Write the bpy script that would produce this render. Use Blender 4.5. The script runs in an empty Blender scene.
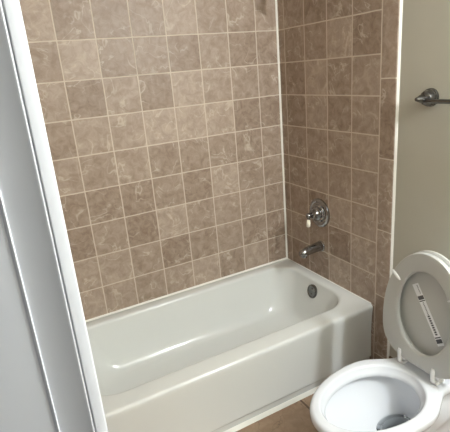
import bpy, bmesh, math
from mathutils import Vector, Matrix

scene = bpy.context.scene
COL = scene.collection

# ------------------------------------------------------------------ camera
cam_d = bpy.data.cameras.new('camera')
cam_d.sensor_width = 36.0
cam_d.sensor_fit = 'HORIZONTAL'
cam_d.lens = 446.17 / 450.0 * 36.0
cam_d.clip_start = 0.02
cam = bpy.data.objects.new('camera', cam_d)
COL.objects.link(cam)
rv = Vector((0.87691, -0.47353, -0.08245))
uv = Vector((0.21780, 0.23856, 0.94639))
fv = Vector((0.42848, 0.84785, -0.31233))
M = Matrix.Identity(4)
for i in range(3):
    M[i][0], M[i][1], M[i][2] = rv[i], uv[i], -fv[i]
M.translation = Vector((-1.56434, -2.24083, 1.5743))
cam.matrix_world = M
scene.camera = cam

# ------------------------------------------------------------------ world, lights, exposure
world = bpy.data.worlds.new('world')
scene.world = world
world.use_nodes = True
world.node_tree.nodes['Background'].inputs['Color'].default_value = (0.95, 0.97, 1.0, 1)
world.node_tree.nodes['Background'].inputs['Strength'].default_value = 0.20

def point_light(name, loc, power, radius, color):
    d = bpy.data.lights.new(name, 'POINT')
    d.energy = power
    d.shadow_soft_size = radius
    d.color = color
    o = bpy.data.objects.new(name, d)
    COL.objects.link(o)
    o.location = loc
    return o
# bulbs of the vanity lamp, on the right wall beyond the frame
for yy in (-2.25, -2.43, -2.61):
    point_light('vanity_bulb', (-0.13, yy, 2.02), 33.5, 0.055, (0.915, 0.965, 1.0))
vs = scene.view_settings
vs.view_transform = 'Standard'
vs.look = 'None'
vs.gamma = 1.0
vs.use_curve_mapping = False
vs.exposure = 0.0

# ------------------------------------------------------------------ helpers
def srgb(r, g, b):
    def f(c):
        c /= 255.0
        return c / 12.92 if c <= 0.04045 else ((c + 0.055) / 1.055) ** 2.4
    return (f(r), f(g), f(b), 1.0)

def mat(name, color, rough=0.5, metal=0.0, spec=0.5, coat=0.0, noise=0.0, nscale=30.0, bump=0.0):
    m = bpy.data.materials.new(name)
    m.use_nodes = True
    nt = m.node_tree
    b = nt.nodes['Principled BSDF']
    b.inputs['Roughness'].default_value = rough
    b.inputs['Metallic'].default_value = metal
    b.inputs['Specular IOR Level'].default_value = spec
    b.inputs['Coat Weight'].default_value = coat
    b.inputs['Coat Roughness'].default_value = 0.06
    tc = nt.nodes.new('ShaderNodeTexCoord')
    n = nt.nodes.new('ShaderNodeTexNoise')
    n.inputs['Scale'].default_value = nscale
    n.inputs['Detail'].default_value = 4
    nt.links.new(tc.outputs['Object'], n.inputs['Vector'])
    mx = nt.nodes.new('ShaderNodeMix')
    mx.data_type = 'RGBA'
    mx.inputs['A'].default_value = tuple(c * (1 - noise) for c in color[:3]) + (1,)
    mx.inputs['B'].default_value = tuple(min(1, c * (1 + noise)) for c in color[:3]) + (1,)
    nt.links.new(n.outputs['Fac'], mx.inputs['Factor'])
    nt.links.new(mx.outputs['Result'], b.inputs['Base Color'])
    if bump:
        bp = nt.nodes.new('ShaderNodeBump')
        bp.inputs['Strength'].default_value = bump
        bp.inputs['Distance'].default_value = 0.002
        nt.links.new(n.outputs['Fac'], bp.inputs['Height'])
        nt.links.new(bp.outputs['Normal'], b.inputs['Normal'])
    return m

def tile_mat(name, ua, va, uo, vo, up, vp, light, dark, grout, gw=0.017, rough=0.45, seed=0.0):
    """Square ceramic tiles with grout; ua/va pick the world axes, uo/vo a grout line, up/vp the pitch."""
    m = bpy.data.materials.new(name)
    m.use_nodes = True
    nt = m.node_tree
    N, L = nt.nodes, nt.links
    b = N['Principled BSDF']
    tc = N.new('ShaderNodeTexCoord')
    sp = N.new('ShaderNodeSeparateXYZ')
    L.new(tc.outputs['Object'], sp.inputs[0])
    def math_(op, x, y=None):
        q = N.new('ShaderNodeMath'); q.operation = op
        for i, v in enumerate((x, y)):
            if v is None: continue
            if isinstance(v, (int, float)): q.inputs[i].default_value = v
            else: L.new(v, q.inputs[i])
        return q.outputs[0]
    # slightly wavering grout lines
    wob = N.new('ShaderNodeTexNoise'); wob.inputs['Scale'].default_value = 9; wob.inputs['Detail'].default_value = 2
    L.new(tc.outputs['Object'], wob.inputs['Vector'])
    wv = math_('MULTIPLY', math_('SUBTRACT', wob.outputs['Fac'], 0.5), 0.02)
    u = math_('DIVIDE', math_('SUBTRACT', sp.outputs[ua], uo), up)
    v = math_('DIVIDE', math_('SUBTRACT', sp.outputs[va], vo), vp)
    uw, vw = math_('ADD', u, wv), math_('ADD', v, wv)
    du = math_('MULTIPLY', math_('PINGPONG', uw, 0.5), up)
    dv = math_('MULTIPLY', math_('PINGPONG', vw, 0.5), vp)
    d = math_('MINIMUM', du, dv)
    g = N.new('ShaderNodeMapRange'); g.interpolation_type = 'SMOOTHSTEP'
    g.inputs['From Min'].default_value = gw * 0.10
    g.inputs['From Max'].default_value = gw * 0.24
    L.new(d, g.inputs['Value'])                              # 0 in grout, 1 on tile
    cell = N.new('ShaderNodeCombineXYZ')
    L.new(math_('FLOOR', uw), cell.inputs[0]); L.new(math_('FLOOR', vw), cell.inputs[1])
    cell.inputs[2].default_value = seed
    wn = N.new('ShaderNodeTexWhiteNoise'); wn.noise_dimensions = '3D'
    L.new(cell.outputs[0], wn.inputs['Vector'])
    # per tile offset for the mottling so that it breaks at each grout line
    off = N.new('ShaderNodeVectorMath'); off.operation = 'MULTIPLY_ADD'
    L.new(wn.outputs['Color'], off.inputs[0]); off.inputs[1].default_value = (7, 7, 7)
    L.new(tc.outputs['Object'], off.inputs[2])
    n1 = N.new('ShaderNodeTexNoise'); n1.inputs['Scale'].default_value = 24; n1.inputs['Detail'].default_value = 6
    n1.inputs['Roughness'].default_value = 0.68; n1.inputs['Distortion'].default_value = 0.7
    L.new(off.outputs[0], n1.inputs['Vector'])
    n2 = N.new('ShaderNodeTexNoise'); n2.inputs['Scale'].default_value = 9; n2.inputs['Detail'].default_value = 3
    n2.inputs['Distortion'].default_value = 0.7
    L.new(off.outputs[0], n2.inputs['Vector'])
    f1 = N.new('ShaderNodeMapRange'); f1.inputs['From Min'].default_value = 0.36; f1.inputs['From Max'].default_value = 0.64
    L.new(n1.outputs['Fac'], f1.inputs['Value'])
    mx = N.new('ShaderNodeMix'); mx.data_type = 'RGBA'
    mx.inputs['A'].default_value = dark; mx.inputs['B'].default_value = light
    tilev = math_('ADD', math_('MULTIPLY', f1.outputs['Result'], 0.50), math_('MULTIPLY', wn.outputs['Value'], 0.50))
    L.new(tilev, mx.inputs['Factor'])
    # thin pale veins
    rd = math_('ABSOLUTE', math_('SUBTRACT', n2.outputs['Fac'], 0.5))
    vm = N.new('ShaderNodeMapRange'); vm.inputs['From Min'].default_value = 0.0; vm.inputs['From Max'].default_value = 0.022
    vm.inputs['To Min'].default_value = 0.65; vm.inputs['To Max'].default_value = 0.0
    L.new(rd, vm.inputs['Value'])
    n3 = N.new('ShaderNodeTexNoise'); n3.inputs['Scale'].default_value = 12
    L.new(off.outputs[0], n3.inputs['Vector'])
    vgate = N.new('ShaderNodeMapRange'); vgate.inputs['From Min'].default_value = 0.42; vgate.inputs['From Max'].default_value = 0.60
    L.new(n3.outputs['Fac'], vgate.inputs['Value'])
    mv = N.new('ShaderNodeMix'); mv.data_type = 'RGBA'
    L.new(math_('MULTIPLY', vm.outputs['Result'], vgate.outputs['Result']), mv.inputs['Factor'])
    L.new(mx.outputs['Result'], mv.inputs['A']); mv.inputs['B'].default_value = grout
    mg = N.new('ShaderNodeMix'); mg.data_type = 'RGBA'
    mg.inputs['A'].default_value = grout
    L.new(mv.outputs['Result'], mg.inputs['B'])
    L.new(g.outputs['Result'], mg.inputs['Factor'])
    L.new(mg.outputs['Result'], b.inputs['Base Color'])
    rg = math_('SUBTRACT', 0.85, math_('MULTIPLY', g.outputs['Result'], 0.85 - rough))
    L.new(rg, b.inputs['Roughness'])
    b.inputs['Specular IOR Level'].default_value = 0.4
    bp = N.new('ShaderNodeBump'); bp.inputs['Strength'].default_value = 0.5; bp.inputs['Distance'].default_value = 0.002
    hh = math_('ADD', g.outputs['Result'], math_('MULTIPLY', n1.outputs['Fac'], 0.35))
    L.new(hh, bp.inputs['Height'])
    L.new(bp.outputs['Normal'], b.inputs['Normal'])
    return m

def obj(name, bm, m, parent=None, smooth=True, angle=40):
    bmesh.ops.recalc_face_normals(bm, faces=bm.faces[:])
    me = bpy.data.meshes.new(name)
    bm.to_mesh(me); bm.free()
    if smooth:
        for p in me.polygons: p.use_smooth = True
        me.set_sharp_from_angle(angle=math.radians(angle))
    me.materials.append(m)
    o = bpy.data.objects.new(name, me)
    COL.objects.link(o)
    if parent: o.parent = parent
    return o

def empty(name, loc, rz=0.0):
    o = bpy.data.objects.new(name, None)
    o.empty_display_size = 0.1
    COL.objects.link(o)
    o.location = loc
    o.rotation_euler = (0, 0, rz)
    return o

def tag(o, label, cat):
    o['label'] = label
    o['category'] = cat
    return o

def struct(o):
    o['kind'] = 'structure'
    return o

def box(bm, a, b, bevel=0.0, seg=2):
    r = bmesh.ops.create_cube(bm, size=1.0)
    vs_ = r['verts']
    for v in vs_:
        v.co = Vector([(a[i] + b[i]) / 2 + v.co[i] * (b[i] - a[i]) for i in range(3)])
    if bevel:
        es = list({e for v in vs_ for e in v.link_edges})
        bmesh.ops.bevel(bm, geom=es, offset=bevel, segments=seg, affect='EDGES', profile=0.5)
    return bm

def loft(bm, loops, cap0=True, cap1=True, closed=True):
    rows = [[bm.verts.new(p) for p in lp] for lp in loops]
    n = len(rows[0])
    for A, B in zip(rows, rows[1:]):
        for i in range(n if closed else n - 1):
            j = (i + 1) % n
            bm.faces.new((A[i], A[j], B[j], B[i]))
    if cap0: bm.faces.new(rows[0][::-1])
    if cap1: bm.faces.new(rows[-1])
    return rows

def lathe(bm, prof, origin, axis, up=(0, 0, 1), n=40):
    """prof: (radius, distance along axis) pairs."""
    ax = Vector(axis).normalized()
    u = Vector(up); u = (u - ax * u.dot(ax)).normalized()
    w = ax.cross(u)
    o = Vector(origin)
    loops = []
    for r, d in prof:
        r = max(r, 1e-5)
        loops.append([o + ax * d + (u * math.cos(2 * math.pi * i / n) + w * math.sin(2 * math.pi * i / n)) * r for i in range(n)])
    loft(bm, loops)
    return bm

def tube(bm, pts, radii, n=20, flat=1.0):
    pts = [Vector(p) for p in pts]
    loops = []
    up = Vector((0, 1, 0))
    for i, p in enumerate(pts):
        t = (pts[min(i + 1, len(pts) - 1)] - pts[max(i - 1, 0)]).normalized()
        s_ = up if abs(t.dot(up)) < 0.95 else Vector((0, 0, 1))
        a = (s_ - t * s_.dot(t)).normalized()
        b = t.cross(a)
        r = radii[i] if isinstance(radii, (list, tuple)) else radii
        loops.append([p + (a * math.cos(2 * math.pi * k / n) + b * math.sin(2 * math.pi * k / n) * flat) * r for k in range(n)])
    loft(bm, loops)
    return bm

# ------------------------------------------------------------------ materials
S = 0.1755                        # tile pitch
ROW = 1.755                       # a horizontal grout line
LIGHT, DARK, GROUT = srgb(186, 168, 152), srgb(133, 112, 95), srgb(207, 194, 178)
M_back = tile_mat('back_wall_tile', 0, 2, -0.1449, ROW, S, S, LIGHT, DARK, GROUT)
M_side = tile_mat('side_wall_tile', 1, 2, -0.0628, ROW, S, S, LIGHT, DARK, GROUT, seed=5.0)
M_bull = tile_mat('bullnose_tile', 1, 2, -0.7655, ROW - 1.58 * S, 0.18, 2 * S, LIGHT, DARK, GROUT, seed=14.0)
M_left = tile_mat('left_wall_tile', 1, 2, -0.0628, ROW, S, S, LIGHT, DARK, GROUT, seed=3.0)
M_floor = tile_mat('floor_tile', 0, 1, -0.495, -1.01, 0.37, 0.37, srgb(178, 152, 128), srgb(146, 120, 98), srgb(112, 94, 78), gw=0.03, rough=0.4, seed=2.0)
M_base = tile_mat('base_tile', 1, 2, -1.01, 0.105, 0.305, 0.30, srgb(178, 152, 128), srgb(146, 120, 98), srgb(112, 94, 78), gw=0.03, rough=0.4, seed=4.0)
M_paint = mat('wall_paint', srgb(186, 182, 168), 0.6, noise=0.02, nscale=14, bump=0.05)
M_ceil = mat('ceiling_paint', srgb(232, 231, 226), 0.8, noise=0.01)
M_trim = mat('door_frame_paint', srgb(218, 221, 228), 0.4, noise=0.015, nscale=8)
M_caulk = mat('white_caulk', srgb(238, 236, 228), 0.5, noise=0.03, nscale=40, bump=0.2)
M_tub = mat('tub_enamel', srgb(222, 224, 221), 0.16, spec=0.5, noise=0.012, nscale=5)
M_china = mat('toilet_china', srgb(222, 225, 230), 0.10, spec=0.5, noise=0.006, nscale=5)
M_seat = mat('seat_plastic', srgb(191, 191, 187), 0.28, noise=0.01, nscale=20)
M_white = mat('white_plastic', srgb(245, 245, 245), 0.25, noise=0.01)
M_chrome = mat('chrome', (0.36, 0.36, 0.365, 1), 0.08, metal=1.0, noise=0.03, nscale=30)
M_nickel = mat('brushed_nickel', (0.17, 0.165, 0.16, 1), 0.18, metal=1.0, noise=0.05, nscale=60)
M_ink = mat('label_ink', srgb(84, 84, 86), 0.6, noise=0.1, nscale=200)
M_strip = mat('label_film', srgb(240, 241, 242), 0.3, noise=0.02)
M_ivory = mat('ivory_lever_tip', srgb(246, 240, 222), 0.25, noise=0.02)
M_rubber = mat('dark_gap', srgb(40, 40, 40), 0.8, noise=0.05)
M_water = bpy.data.materials.new('water')
M_water.use_nodes = True
_b = M_water.node_tree.nodes['Principled BSDF']
_b.inputs['Base Color'].default_value = (0.97, 0.99, 1, 1)
_b.inputs['Transmission Weight'].default_value = 1.0
_b.inputs['Roughness'].default_value = 0.0
_b.inputs['IOR'].default_value = 1.33

# ------------------------------------------------------------------ room shell
XL, YF, ZC = -1.52, -2.90, 2.44
struct(obj('floor', box(bmesh.new(), (-1.66, YF, -0.08), (0.10, 0.10, 0.0)), M_floor, smooth=False))
struct(obj('ceiling', box(bmesh.new(), (-1.66, YF - .1, ZC), (0.10, 0.10, ZC + 0.08)), M_ceil, smooth=False))
struct(obj('wall_back', box(bmesh.new(), (-1.66, 0.0, 0.0), (0.0, 0.10, ZC)), M_back, smooth=False))
struct(obj('wall_right', box(bmesh.new(), (0.010, YF, 0.0), (0.10, 0.10, ZC)), M_paint, smooth=False))
struct(obj('wall_front', box(bmesh.new(), (-1.66, YF - 0.1, 0.0), (0.10, YF, ZC)), M_paint, smooth=False))
bm = bmesh.new()
box(bm, (-1.64, -1.46, 0.0), (XL, 0.0, ZC))
struct(obj('wall_left', bm, M_left, smooth=False))
bm = bmesh.new()
box(bm, (-1.64, YF, 0.0), (XL, -2.42, ZC))
box(bm, (-1.64, -2.42, 2.06), (XL, -1.46, ZC))
struct(obj('wall_doorway', bm, M_paint, smooth=False))
# tile field on the right wall, laid over the plaster, and its bullnose border
struct(obj('trim_1', box(bmesh.new(), (0.0, -0.7655, 0.0), (0.012, 0.0, ZC)), M_side, smooth=False))
bm = bmesh.new()
prof = [(0.012, -0.7655), (0.0, -0.7655), (0.0, -0.845), (0.0006, -0.848), (0.0022, -0.8508), (0.005, -0.8525), (0.012, -0.853)]
loft(bm, [[(x, y, z) for x, y in prof] for z in (0.0, ZC)])
struct(obj('trim_2', bm, M_bull, smooth=True, angle=50))
# caulk: border edge, inner corner, around the tub
bm = bmesh.new()
prof = [(0.012, -0.8515), (0.003, -0.8515), (0.005, -0.857), (0.012, -0.863)]
loft(bm, [[(x, y, z) for x, y in prof] for z in (0.0, ZC)])
struct(obj('trim_3', bm, M_caulk))
bm = bmesh.new()
prof = [(0.001, 0.001), (-0.0085, 0.001), (-0.0065, -0.003), (-0.0035, -0.0065), (0.001, -0.0085)]
loft(bm, [[(x, y, z) for x, y in prof] for z in (0.352, ZC)])
struct(obj('trim_4', bm, M_caulk))
struct(obj('baseboard_right', box(bmesh.new(), (0.0, YF, 0.0), (0.010, -0.866, 0.105), 0.002), M_base, smooth=False))

# door frame in the left wall, its profile run from floor to head
door = struct(empty('door_1', (XL, -1.50, 0.0)))
def profile_part(name, prof, z1, m):
    bm = bmesh.new()
    loft(bm, [[(x - XL, y + 1.50, z) for x, y in prof] for z in (0.0, z1)])
    return struct(obj(name, bm, m, door, angle=35))
def rnd(x0, y0, x1, y1, r, n=4):
    """box profile whose two front (-y) corners are rounded"""
    p = [(x1, y1), (x0, y1)]
    for k in range(n + 1):
        t = math.pi / 2 * k / n
        p.append((x0 + r - r * math.cos(t), y0 + r - r * math.sin(t)))
    for k in range(n + 1):
        t = math.pi / 2 * k / n
        p.append((x1 - r + r * math.sin(t), y0 + r - r * math.cos(t)))
    return p
profile_part('casing', rnd(-1.5085, -1.541, -1.4875, -1.455, 0.003), 2.08, M_trim)
profile_part('jamb', [(-1.509, -1.45), (-1.509, -1.5380), (-1.5115, -1.5395), (-1.5135, -1.5390), (-1.5165, -1.5360), (-1.566, -1.5180), (-1.566, -1.45)], 2.06, M_trim)  # face slanted to render darker than the casing; shade put into the shape
profile_part('door_stop', [(-1.5645, -1.520), (-1.5665, -1.5220), (-1.5690, -1.5205), (-1.5715, -1.517), (-1.70, -1.483), (-1.70, -1.40), (-1.5645, -1.40)], 2.06, M_trim)  # slope made up for its shading, turning this face off the vanity bulbs

# ------------------------------------------------------------------ bathtub
tub = empty('bathtub', (-0.76, -0.38, 0.0))
tag(tub, 'white alcove bathtub with plain apron under the tiled walls', 'bathtub')
def rrect(x0, x1, y0, y1, rs, z, per=14):
    """rounded rectangle; rs = radii of (x1,y0) (x1,y1) (x0,y1) (x0,y0) corners; fixed vertex count"""
    out = []
    cs = [(x1 - rs[0], y0 + rs[0], -90, rs[0]), (x1 - rs[1], y1 - rs[1], 0, rs[1]),
          (x0 + rs[2], y1 - rs[2], 90, rs[2]), (x0 + rs[3], y0 + rs[3], 180, rs[3])]
    corners = []
    for cx, cy, a0, r in cs:
        corners.append([(cx + r * math.cos(math.radians(a0 + 90 * k / per)), cy + r * math.sin(math.radians(a0 + 90 * k / per))) for k in range(per + 1)])
    for i, c in enumerate(corners):
        out += c
        nx = corners[(i + 1) % 4][0]
        for k in range(1, 8):
            t = k / 8
            out.append((c[-1][0] + (nx[0] - c[-1][0]) * t, c[-1][1] + (nx[1] - c[-1][1]) * t))
    return [(x + 0.76, y + 0.38, z) for x, y in out]
H = 0.356
X0, X1, Y0, Y1 = -1.517, -0.0015, -0.762, -0.0015
def outer(inset, z, fr=0.014):
    # only the front edge and front corners move in; the walls hold the other three sides
    return rrect(X0 + inset * 0.15, X1 - inset * 0.25, Y0 + inset, Y1 - inset * 0.1, (fr, 0.004, 0.004, fr), z)
loops = []
for ins, z in ((0.03, 0.0), (0.014, 0.0), (0.013, 0.004), (0.012, 0.040), (0.012, 0.044), (0.005, 0.047), (0.004, 0.053), (0.006, 0.062), (0.007, 0.20), (0.004, 0.30), (0.001, 0.330)):
    loops.append(outer(ins, z))
for k in range(1, 8):
    t = math.pi / 2 * k / 7
    loops.append(outer(0.001 + 0.014 * (1 - math.cos(t)), 0.341 + 0.015 * math.sin(t)))
def lerp(a, b, t): return a + (b - a) * t
OP = (-1.46, -0.066, -0.654, -0.070)             # opening at rim height
FL = (-1.26, -0.205, -0.530, -0.175)             # basin floor
RO = (0.15, 0.13, 0.13, 0.17)
RF = (0.13, 0.12, 0.12, 0.13)
def basin(t, z):
    b = [lerp(OP[i], FL[i], t) for i in range(4)]
    return rrect(b[0], b[1], b[2], b[3], [lerp(RO[i], RF[i], t) for i in range(4)], z)
loops.append(rrect(OP[0] - 0.02, OP[1] + 0.02, OP[2] - 0.028, OP[3] + 0.022, [r + 0.02 for r in RO], H + 0.0005))
for k in range(0, 7):
    t = math.pi / 2 * k / 6
    e = 0.018 * (1 - math.sin(t)); dz = 0.018 * (1 - math.cos(t))
    loops.append(rrect(OP[0] - e, OP[1] + e, OP[2] - e, OP[3] + e, [r + e for r in RO], H - dz))
zf = 0.085
for t, z in ((0.10, 0.30), (0.22, 0.25), (0.33, 0.205), (0.43, 0.165), (0.52, 0.138), (0.62, 0.116), (0.74, 0.099), (0.87, 0.089), (1.0, 0.085)):
    loops.append(basin(t, z))
for k, z in ((0.03, 0.083), (0.10, 0.080)):
    loops.append(rrect(FL[0] + k, FL[1] - k, FL[2] + k, FL[3] - k, [max(0.02, r - k) for r in RF], z))
bm = bmesh.new()
loft(bm, loops)
obj('tub_shell', bm, M_tub, tub, angle=60)
# overflow plate on the end wall of the basin and drain in its floor
def local(p): return (p[0] + 0.76, p[1] + 0.38, p[2])
ov_c = Vector((-0.080, -0.362, 0.290))
ov_n = Vector((-1.0, 0.0, 0.24)).normalized()
bm = bmesh.new()
lathe(bm, [(0.0, -0.016), (0.040, -0.016), (0.0415, 0.004), (0.040, 0.009), (0.035, 0.0115), (0.031, 0.0085), (0.012, 0.0085), (0.0, 0.009)], local(ov_c), ov_n)
ov = obj('overflow_plate', bm, M_nickel, tub, angle=30)
ov['label'] = 'round chrome overflow plate'
for dz in (-0.016, 0.016):
    bm = bmesh.new()
    lathe(bm, [(0.0, 0.0), (0.005, 0.006), (0.005, 0.0095), (0.003, 0.011), (0.0, 0.0112)], Vector(local(ov_c)) + Vector((0.24, 0, 1)).normalized() * dz, ov_n, n=16)
    obj('screw', bm, M_nickel, ov)
bm = bmesh.new()
lathe(bm, [(0.0, -0.006), (0.033, -0.006), (0.034, 0.002), (0.028, 0.004), (0.022, 0.001), (0.0, 0.002)], local((-0.32, -0.355, 0.080)), (0, 0, 1))
dr = obj('drain', bm, M_chrome, tub)
dr['label'] = 'chrome tub drain'
# caulk beads around the tub
bm = bmesh.new()
for k in range(1):
    prof = [(0.001, -0.006), (-0.011, -0.006), (-0.009, 0.001), (-0.004, 0.006), (0.001, 0.008)]
    loft(bm, [[(x, y, H + z) for y, z in prof] for x in (-1.515, 0.0)])
struct(obj('trim_5', bm, M_caulk))
bm = bmesh.new()
prof = [(0.0005, -0.006), (-0.006, -0.006), (-0.0045, 0.001), (-0.002, 0.0025), (0.0005, 0.003)]
loft(bm, [[(x, y, H + z) for x, z in prof] for y in (-0.74, 0.0)])
struct(obj('trim_6', bm, M_caulk))
bm = bmesh.new()
prof = [(-0.746, 0.0), (-0.770, 0.0), (-0.766, 0.003), (-0.760, 0.007), (-0.753, 0.010), (-0.746, 0.011)]
loft(bm, [[(x, y, z) for y, z in prof] for x in (-1.49, -0.02)])
struct(obj('trim_7', bm, M_caulk))

# ------------------------------------------------------------------ shower valve, spout, shower head
FY = -0.338
valve = empty('shower_valve', (0.0, FY - 0.005, 0.756))
tag(valve, 'round chrome shower valve with lever handle on the tiled side wall', 'faucet')
bm = bmesh.new()
lathe(bm, [(0.0, -0.001), (0.083, -0.001), (0.083, 0.005), (0.081, 0.011), (0.075, 0.015), (0.068, 0.0155), (0.064, 0.012), (0.052, 0.0115), (0.047, 0.019), (0.044, 0.021), (0.0, 0.021)], (0, 0, 0), (-1, 0, 0), n=56)
obj('escutcheon', bm, M_chrome, valve, angle=30)
bm = bmesh.new()
lathe(bm, [(0.0, 0.018), (0.040, 0.018), (0.038, 0.028), (0.028, 0.034), (0.024, 0.042), (0.022, 0.058), (0.019, 0.060), (0.019, 0.064), (0.0, 0.064)], (0, 0, 0), (-1, 0, 0))
obj('hub', bm, M_chrome, valve, angle=30)
bm = bmesh.new()
lathe(bm, [(0.0, 0.058), (0.013, 0.058), (0.012, 0.070), (0.015, 0.075), (0.015, 0.088), (0.011, 0.094), (0.0, 0.096)], (0, 0, 0), (-1, 0, 0), n=28)
tube(bm, [(-0.081, 0, 0.0), (-0.082, 0, -0.014), (-0.083, 0, -0.022)], [0.010, 0.008, 0.009], n=18)
lev = obj('lever', bm, M_chrome, valve, angle=45)
bm = bmesh.new()
tube(bm, [(-0.083, 0, -0.020), (-0.0835, 0, -0.026), (-0.085, 0, -0.044), (-0.086, 0, -0.062), (-0.086, 0, -0.066)], [0.008, 0.0095, 0.0115, 0.0115, 0.006], n=18)
tip = obj('lever_tip', bm, M_ivory, lev, angle=60)
tip['label'] = 'ivory tip of the lever'

spout = empty('tub_spout', (0.0, -0.345, 0.553))
tag(spout, 'chrome tub spout jutting from the tiles under the valve', 'faucet')
bm = bmesh.new()
path = [(0.001, 0, 0.0), (-0.010, 0, 0.0), (-0.04, 0, -0.001), (-0.08, 0, -0.004), (-0.110, 0, -0.008), (-0.130, 0, -0.013), (-0.141, 0, -0.019), (-0.146, 0, -0.026)]
tube(bm, path, [0.029, 0.029, 0.027, 0.0255, 0.0245, 0.0235, 0.020, 0.012], n=32)
lathe(bm, [(0.0, 0), (0.0165, 0), (0.0165, 0.026), (0.013, 0.026), (0.012, 0.018), (0.0, 0.018)], (-0.122, 0, -0.012), (0, 0, -1), up=(1, 0, 0), n=28)
obj('spout_body', bm, M_chrome, spout, angle=45)
bm = bmesh.new()
lathe(bm, [(0.0, -0.001), (0.033, -0.001), (0.033, 0.003), (0.030, 0.006), (0.0, 0.006)], (0, 0, 0), (-1, 0, 0))
obj('wall_flange', bm, M_chrome, spout)

sh = empty('shower', (0.0, FY, 1.985))
tag(sh, 'chrome shower head at the top edge, high above the valve', 'shower head')
bm = bmesh.new()
tube(bm, [(0.0, 0, 0.0), (-0.02, 0, 0.0), (-0.045, 0, -0.008), (-0.068, 0, -0.03), (-0.082, 0, -0.058)], 0.0105, n=18)
obj('shower_arm', bm, M_chrome, sh)
bm = bmesh.new()
lathe(bm, [(0.0, -0.001), (0.03, -0.001), (0.029, 0.004), (0.018, 0.012), (0.0, 0.012)], (0, 0, 0), (-1, 0, 0))
obj('wall_flange', bm, M_chrome, sh)
bm = bmesh.new()
lathe(bm, [(0.0, 0.0), (0.013, 0.0), (0.015, 0.018), (0.014, 0.026), (0.030, 0.050), (0.034, 0.060), (0.032, 0.064), (0.0, 0.065)], (-0.080, 0, -0.052), (-0.55, 0, -1))
obj('spray_head', bm, M_chrome, sh)

# ------------------------------------------------------------------ towel bar
tb = empty('towel_bar', (0.010, -1.018, 1.400))
tag(tb, 'dark polished metal towel bar with bell posts on the painted wall', 'towel bar')
for k, y in enumerate((0.0, -0.61)):
    bm = bmesh.new()
    lathe(bm, [(0.0, -0.001), (0.036, -0.001), (0.036, 0.004), (0.032, 0.007), (0.034, 0.010), (0.034, 0.016), (0.031, 0.018), (0.0305, 0.026), (0.026, 0.036), (0.019, 0.042),
               (0.0145, 0.044), (0.016, 0.048), (0.016, 0.060), (0.013, 0.068), (0.010, 0.076), (0.007, 0.086), (0.0, 0.090)], (0, y, 0), (-1, 0, 0))
    obj('post', bm, M_nickel, tb, angle=25)
bm = bmesh.new()
tube(bm, [(-0.050, 0.008, -0.009), (-0.050, -0.30, -0.009), (-0.050, -0.618, -0.009)], 0.0085, n=20)
obj('bar', bm, M_nickel, tb)

# ------------------------------------------------------------------ toilet  (local +x = towards its front, +y = world -y)
HX, HY = -0.271, -1.266
toilet = empty('toilet', (HX, HY, 0.0), math.pi - 0.007)
tag(toilet, 'white toilet with raised seat and lid beside the tub', 'toilet')
ZR = 0.392
def resample(poly, n):
    P = [Vector((x, y, 0)) for x, y in poly]
    L = [0.0]
    for p, q in zip(P, P[1:]): L.append(L[-1] + (q - p).length)
    out = []
    j = 0
    for i in range(n):
        d = L[-1] * i / (n - 1)
        while j < len(L) - 2 and L[j + 1] < d: j += 1
        t = (d - L[j]) / max(1e-9, L[j + 1] - L[j])
        p = P[j].lerp(P[j + 1], min(max(t, 0), 1))
        out.append((p.x, p.y))
    return out
def smooth_poly(pts, it=3):
    for _ in range(it):
        q = [pts[0]]
        for a_, b_ in zip(pts, pts[1:]):
            q.append((a_[0] * .75 + b_[0] * .25, a_[1] * .75 + b_[1] * .25))
            q.append((a_[0] * .25 + b_[0] * .75, a_[1] * .25 + b_[1] * .75))
        q.append(pts[-1])
        pts = q
    return pts
NH = 84
def mirror_loop(half, z):
    """half: front tip -> back centre, y >= 0"""
    h = resample(half, NH)
    lp = h + [(x, -y) for x, y in h[-2:0:-1]]
    return [(x, y, z) for x, y in lp]
def egg_half(cx, w, af, ar, n=40):
    out = []
    for i in range(n + 1):
        t = math.pi * i / n
        c, s_ = math.cos(t), math.sin(t)
        out.append((cx + (af if c > 0 else ar) * c, w * s_))
    return out
def rim_half(cx=0.212, w=0.190, af=0.301, sw=0.113, back=-0.235, neck=0.118):
    e = [(cx + af * math.cos(math.pi / 2 * i / 24), w * math.sin(math.pi / 2 * i / 24)) for i in range(25)]
    tail = smooth_poly([e[-1], (cx - 0.07, w * 0.985), (0.07, (w + neck) / 2 - 0.008), (0.02, neck), (-0.05, neck + 0.004), (-0.16, sw + 0.012), (back, sw), (back, 0.0)], 3)
    return e[:-1] + tail
IC, IW, IF, IR = 0.232, 0.148, 0.238, 0.176        # opening
bm = bmesh.new()
L_ = []
# foot and pedestal
def ped(front, backx, wf, wb, z):
    n = 30
    pts = []
    mid = (front + backx) / 2 + 0.05
    for i in range(n + 1):
        t = math.pi / 2 * i / n
        pts.append((mid + (front - mid) * math.cos(t), wf * math.sin(t)))
    pts += smooth_poly([(mid - 0.001, wf), (mid - 0.06, wf), (backx + 0.06, wb), (backx, wb * 0.8), (backx, 0.0)], 3)[1:]
    return mirror_loop(pts, z)
L_.append(ped(0.275, -0.165, 0.118, 0.125, 0.0))
L_.append(ped(0.275, -0.165, 0.118, 0.125, 0.018))
L_.append(ped(0.262, -0.155, 0.106, 0.112, 0.032))
L_.append(ped(0.262, -0.155, 0.100, 0.105, 0.10))
L_.append(ped(0.295, -0.165, 0.100, 0.098, 0.16))
L_.append(ped(0.355, -0.185, 0.120, 0.100, 0.215))
L_.append(ped(0.415, -0.205, 0.145, 0.104, 0.265))
L_.append(mirror_loop(rim_half(w=0.166, af=0.270, sw=0.100, back=-0.225, neck=0.104), 0.310))
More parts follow.
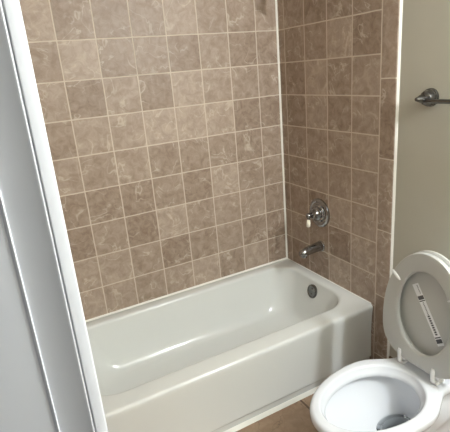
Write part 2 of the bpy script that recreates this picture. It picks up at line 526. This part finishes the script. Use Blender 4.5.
def rim_loop(d, z):
    return mirror_loop(rim_half(w=0.190 - d, af=0.301 - d, sw=0.113 - d, back=-0.235 + d, neck=0.118 - d), z)
L_.append(rim_loop(0.016, 0.338))
L_.append(rim_loop(0.006, 0.352))
L_.append(rim_loop(0.0, 0.364))
L_.append(rim_loop(0.0, 0.376))
for k in range(1, 6):
    t = math.pi / 2 * k / 5
    L_.append(rim_loop(0.016 * (1 - math.cos(t)), ZR - 0.016 + 0.016 * math.sin(t)))
RIMPTS = resample(rim_half(), NH)
TH = [math.atan2(y / IW, (x - IC) / (IF if x > IC else IR)) for x, y in RIMPTS]
TH[0], TH[-1] = 0.0, math.pi
def egg_loop(cx, w, af, ar, z):
    # points sit on the same rays as the rim's outline, so the flat top never folds over
    h = [(cx + (af if math.cos(t) > 0 else ar) * math.cos(t), w * math.sin(t)) for t in TH]
    return [(x, y, z) for x, y in h + [(x, -y) for x, y in h[-2:0:-1]]]
def eg(d, z, cx=IC): return egg_loop(cx, IW - d, IF - d, IR - d, z)
L_.append(eg(-0.014, ZR))
for k in range(0, 5):
    t = math.pi / 2 * k / 4
    L_.append(eg(-0.010 * (1 - math.sin(t)), ZR - 0.010 * (1 - math.cos(t))))
L_.append(eg(0.010, ZR - 0.022))
L_.append(eg(0.016, ZR - 0.034))
L_.append(eg(0.014, ZR - 0.040))
L_.append(eg(-0.010, ZR - 0.041))
L_.append(eg(-0.016, ZR - 0.050))
def bowl_in(cx, w, af, ar, z): return egg_loop(cx, w, af, ar, z)
L_.append(bowl_in(0.225, 0.154, 0.240, 0.180, 0.318))
L_.append(bowl_in(0.212, 0.134, 0.212, 0.163, 0.280))
L_.append(bowl_in(0.192, 0.104, 0.170, 0.136, 0.245))
L_.append(bowl_in(0.165, 0.080, 0.128, 0.112, 0.215))
L_.append(bowl_in(0.140, 0.060, 0.085, 0.088, 0.192))
L_.append(bowl_in(0.125, 0.047, 0.060, 0.072, 0.172))
L_.append(bowl_in(0.110, 0.040, 0.050, 0.062, 0.130))
L_.append(bowl_in(0.090, 0.036, 0.045, 0.055, 0.085))
L_.append(bowl_in(0.080, 0.030, 0.036, 0.045, 0.060))
loft(bm, L_)
bowl = obj('bowl', bm, M_china, toilet, angle=50)
# water: a shallow lens in the sump
bm = bmesh.new()
loft(bm, [bowl_in(0.136, 0.0555, 0.078, 0.083, 0.187), bowl_in(0.125, 0.046, 0.059, 0.071, 0.171)])
wt = obj('water', bm, M_water, toilet)
wt['label'] = 'clear water standing in the bowl'

# raised seat, lid behind it
TILT = 0.06
base = Vector((0.019, 0.005, 0.406))
upv = Vector((-TILT, 0, 1)).normalized()
nv = Vector((1, 0, TILT)).normalized()
sv = Vector((0, 1, 0))
def SP(b, h, t): return base + sv * b + upv * h + nv * t
def oval(cx, w, hf, hb, n=72, e=2.0):
    out = []
    for i in range(n):
        t = 2 * math.pi * i / n
        c, s_ = math.cos(t), math.sin(t)
        c = math.copysign(abs(c) ** (2 / e), c); s_ = math.copysign(abs(s_) ** (2 / e), s_)
        out.append((w * s_, cx + (hf if c > 0 else hb) * c))
    return out
def seat_outline(d=0.0):
    out = []
    for b, h in oval(0.197, 0.184 - d, 0.286 - d, 0.178 - d):
        # the hinge end is squarer than the front
        if h < 0.197:
            k = (0.197 - h) / 0.178
            b2 = math.copysign((0.184 - d) * (1 - min(1.0, k) ** 3.2) ** (1 / 2.6), b) if k < 1 else 0.0
            b = b2 if abs(b2) > abs(b) else b
        out.append((b, h))
    return out
def ring_loops():
    ins = lambda d: oval(0.240, 0.115 + d, 0.170 + d, 0.162 + d)
    T = 0.020
    seq = [(seat_outline(0.006), 0.0), (seat_outline(0.002), 0.002), (seat_outline(0.0), 0.006), (seat_outline(0.0), T - 0.006),
           (seat_outline(0.003), T - 0.001), (seat_outline(0.007), T)]
    seq += [(ins(0.008), T), (ins(0.003), T - 0.002), (ins(0.0), T - 0.006), (ins(0.0), 0.006), (ins(0.003), 0.001), (ins(0.006), 0.0)]
    return seq
bm = bmesh.new()
rows = loft(bm, [[SP(b, h, t) for b, h in poly] for poly, t in ring_loops()], cap0=False, cap1=False)
A, B = rows[-1], rows[0]
for i in range(len(A)):
    j = (i + 1) % len(A)
    bm.faces.new((A[i], A[j], B[j], B[i]))
seat = obj('seat', bm, M_seat, toilet, angle=45)
seat['label'] = 'raised toilet seat ring'
for sgn in (-1, 1):
    bm = bmesh.new()
    c = Vector((sgn * 0.123 - 0.005, 0.357))
    dv_ = Vector((sgn * 0.022, 0.016)).normalized()
    pv = Vector((-dv_.y, dv_.x))
    lp = []
    for tt, sh_ in ((0.018, 1.0), (0.025, 1.0), (0.027, 0.75)):
        lp.append([SP(*(c + dv_ * (0.025 * sh_) * math.cos(q) * (1.0) + pv * (0.0055 * sh_) * math.sin(q)), tt) for q in [2 * math.pi * i / 20 for i in range(20)]])
    loft(bm, lp)
    bmp = obj('bumper', bm, M_white, seat)
bm = bmesh.new()
seq = [(seat_outline(0.004), -0.008), (seat_outline(-0.002), -0.012), (seat_outline(-0.002), -0.020), (seat_outline(0.012), -0.028), (seat_outline(0.05), -0.033), (seat_outline(0.12), -0.035)]
front = [(oval(0.240, 0.10, 0.15, 0.14), -0.0165), (oval(0.240, 0.130, 0.184, 0.172), -0.0165), (oval(0.240, 0.138, 0.192, 0.180), -0.008), (seat_outline(0.010), -0.007)]
loft(bm, [[SP(b, h, t) for b, h in poly] for poly, t in front + seq])
lid = obj('lid', bm, M_seat, toilet, angle=45)
lid['label'] = 'raised toilet lid with sticker seen through the seat'
# warning sticker across the inside of the lid
def strip_on_lid(p0, p1, wid, t0, t1):
    bm = bmesh.new()
    p0, p1 = Vector(p0), Vector(p1)
    d = (p1 - p0).normalized(); q = Vector((-d.y, d.x)) * wid / 2
    c4 = [p0 - q, p1 - q, p1 + q, p0 + q]
    loft(bm, [[SP(c.x, c.y, t) for c in c4] for t in (t0, t1)])
    return bm
# b axis grows to the right of the picture, h upwards
PA, PB = Vector((-0.070, 0.333)), Vector((0.068, 0.137))
stk = obj('sticker', strip_on_lid(PA, PB, 0.030, -0.0166, -0.0160), M_strip, lid)
stk['label'] = 'clear warning sticker strip'
D = (PB - PA).normalized(); Q = Vector((-D.y, D.x)); LN = (PB - PA).length
def along(t, off=0.0): return PA + D * (LN * t) + Q * off
inkbm = bmesh.new()
def add_ink(t0, t1, off, wid):
    b2 = strip_on_lid(along(t0, off), along(t1, off), wid, -0.0160, -0.0157)
    me = bpy.data.meshes.new('tmp'); b2.to_mesh(me); b2.free()
    inkbm.from_mesh(me); bpy.data.meshes.remove(me)
add_ink(0.20, 0.262, 0.0, 0.027)
add_ink(0.275, 0.292, 0.0, 0.027)
add_ink(0.895, 0.960, 0.0, 0.027)
add_ink(0.862, 0.880, 0.0, 0.027)
for k in range(9):                                    # a line of bold lettering
    t0 = 0.52 + k * 0.036
    add_ink(t0, t0 + 0.025, 0.0, 0.010)
for k in range(10):                                   # finer lettering above it
    t0 = 0.31 + k * 0.021
    add_ink(t0, t0 + 0.011, 0.001, 0.005)
for k in range(7):
    t0 = 0.03 + k * 0.021
    add_ink(t0, t0 + 0.011, 0.006, 0.004)
ink = obj('sticker_print', inkbm, M_ink, lid)
ink['label'] = 'dark printing on the sticker'
# hinges: foot on the shelf, barrel, finger up the seat
for sgn in (-1, 1):
    y = sgn * 0.077
    bm = bmesh.new()
    box(bm, (-0.020, y - 0.015, ZR - 0.001), (0.030, y + 0.015, ZR + 0.012), 0.004)
    tube(bm, [(0.010, y - 0.013, 0.410), (0.010, y + 0.013, 0.410)], 0.009, n=18)
    box_v = []
    lp = []
    for h, w_, t in ((0.0, 0.010, 0.022), (0.045, 0.009, 0.026), (0.056, 0.006, 0.025)):
        lp.append([SP(y - 0.005 + w_ * math.cos(q), h, t - 0.006 + 0.007 * math.sin(q)) for q in [2 * math.pi * i / 16 for i in range(16)]])
    loft(bm, lp)
    hg = obj('hinge', bm, M_white, toilet, angle=45)
    hg['label'] = 'white plastic seat hinge'
# tank behind the lid
bm = bmesh.new()
box(bm, (-0.232, -0.172, ZR - 0.001), (-0.090, 0.172, 0.690), 0.022, 4)
obj('tank', bm, M_china, toilet)
bm = bmesh.new()
box(bm, (-0.236, -0.180, 0.690), (-0.084, 0.180, 0.722), 0.010, 3)
obj('tank_lid', bm, M_china, toilet)
bm = bmesh.new()
lathe(bm, [(0.0, 0.0), (0.013, 0.0), (0.012, 0.008), (0.0, 0.009)], (-0.090, 0.125, 0.635), (1, 0, 0), n=20)
tube(bm, [(-0.081, 0.125, 0.635), (-0.078, 0.10, 0.632), (-0.078, 0.065, 0.627)], [0.006, 0.007, 0.008], n=14)
fl = obj('flush_lever', bm, M_chrome, toilet)
fl['label'] = 'chrome flush lever'
for sgn in (-1, 1):
    bm = bmesh.new()
    lathe(bm, [(0.0, 0.0), (0.013, 0.0), (0.013, 0.010), (0.009, 0.020), (0.0, 0.023)], (0.02, sgn * 0.112, 0.016), (0, 0, 1), up=(1, 0, 0), n=20)
    obj('bolt_cap', bm, M_white, toilet)
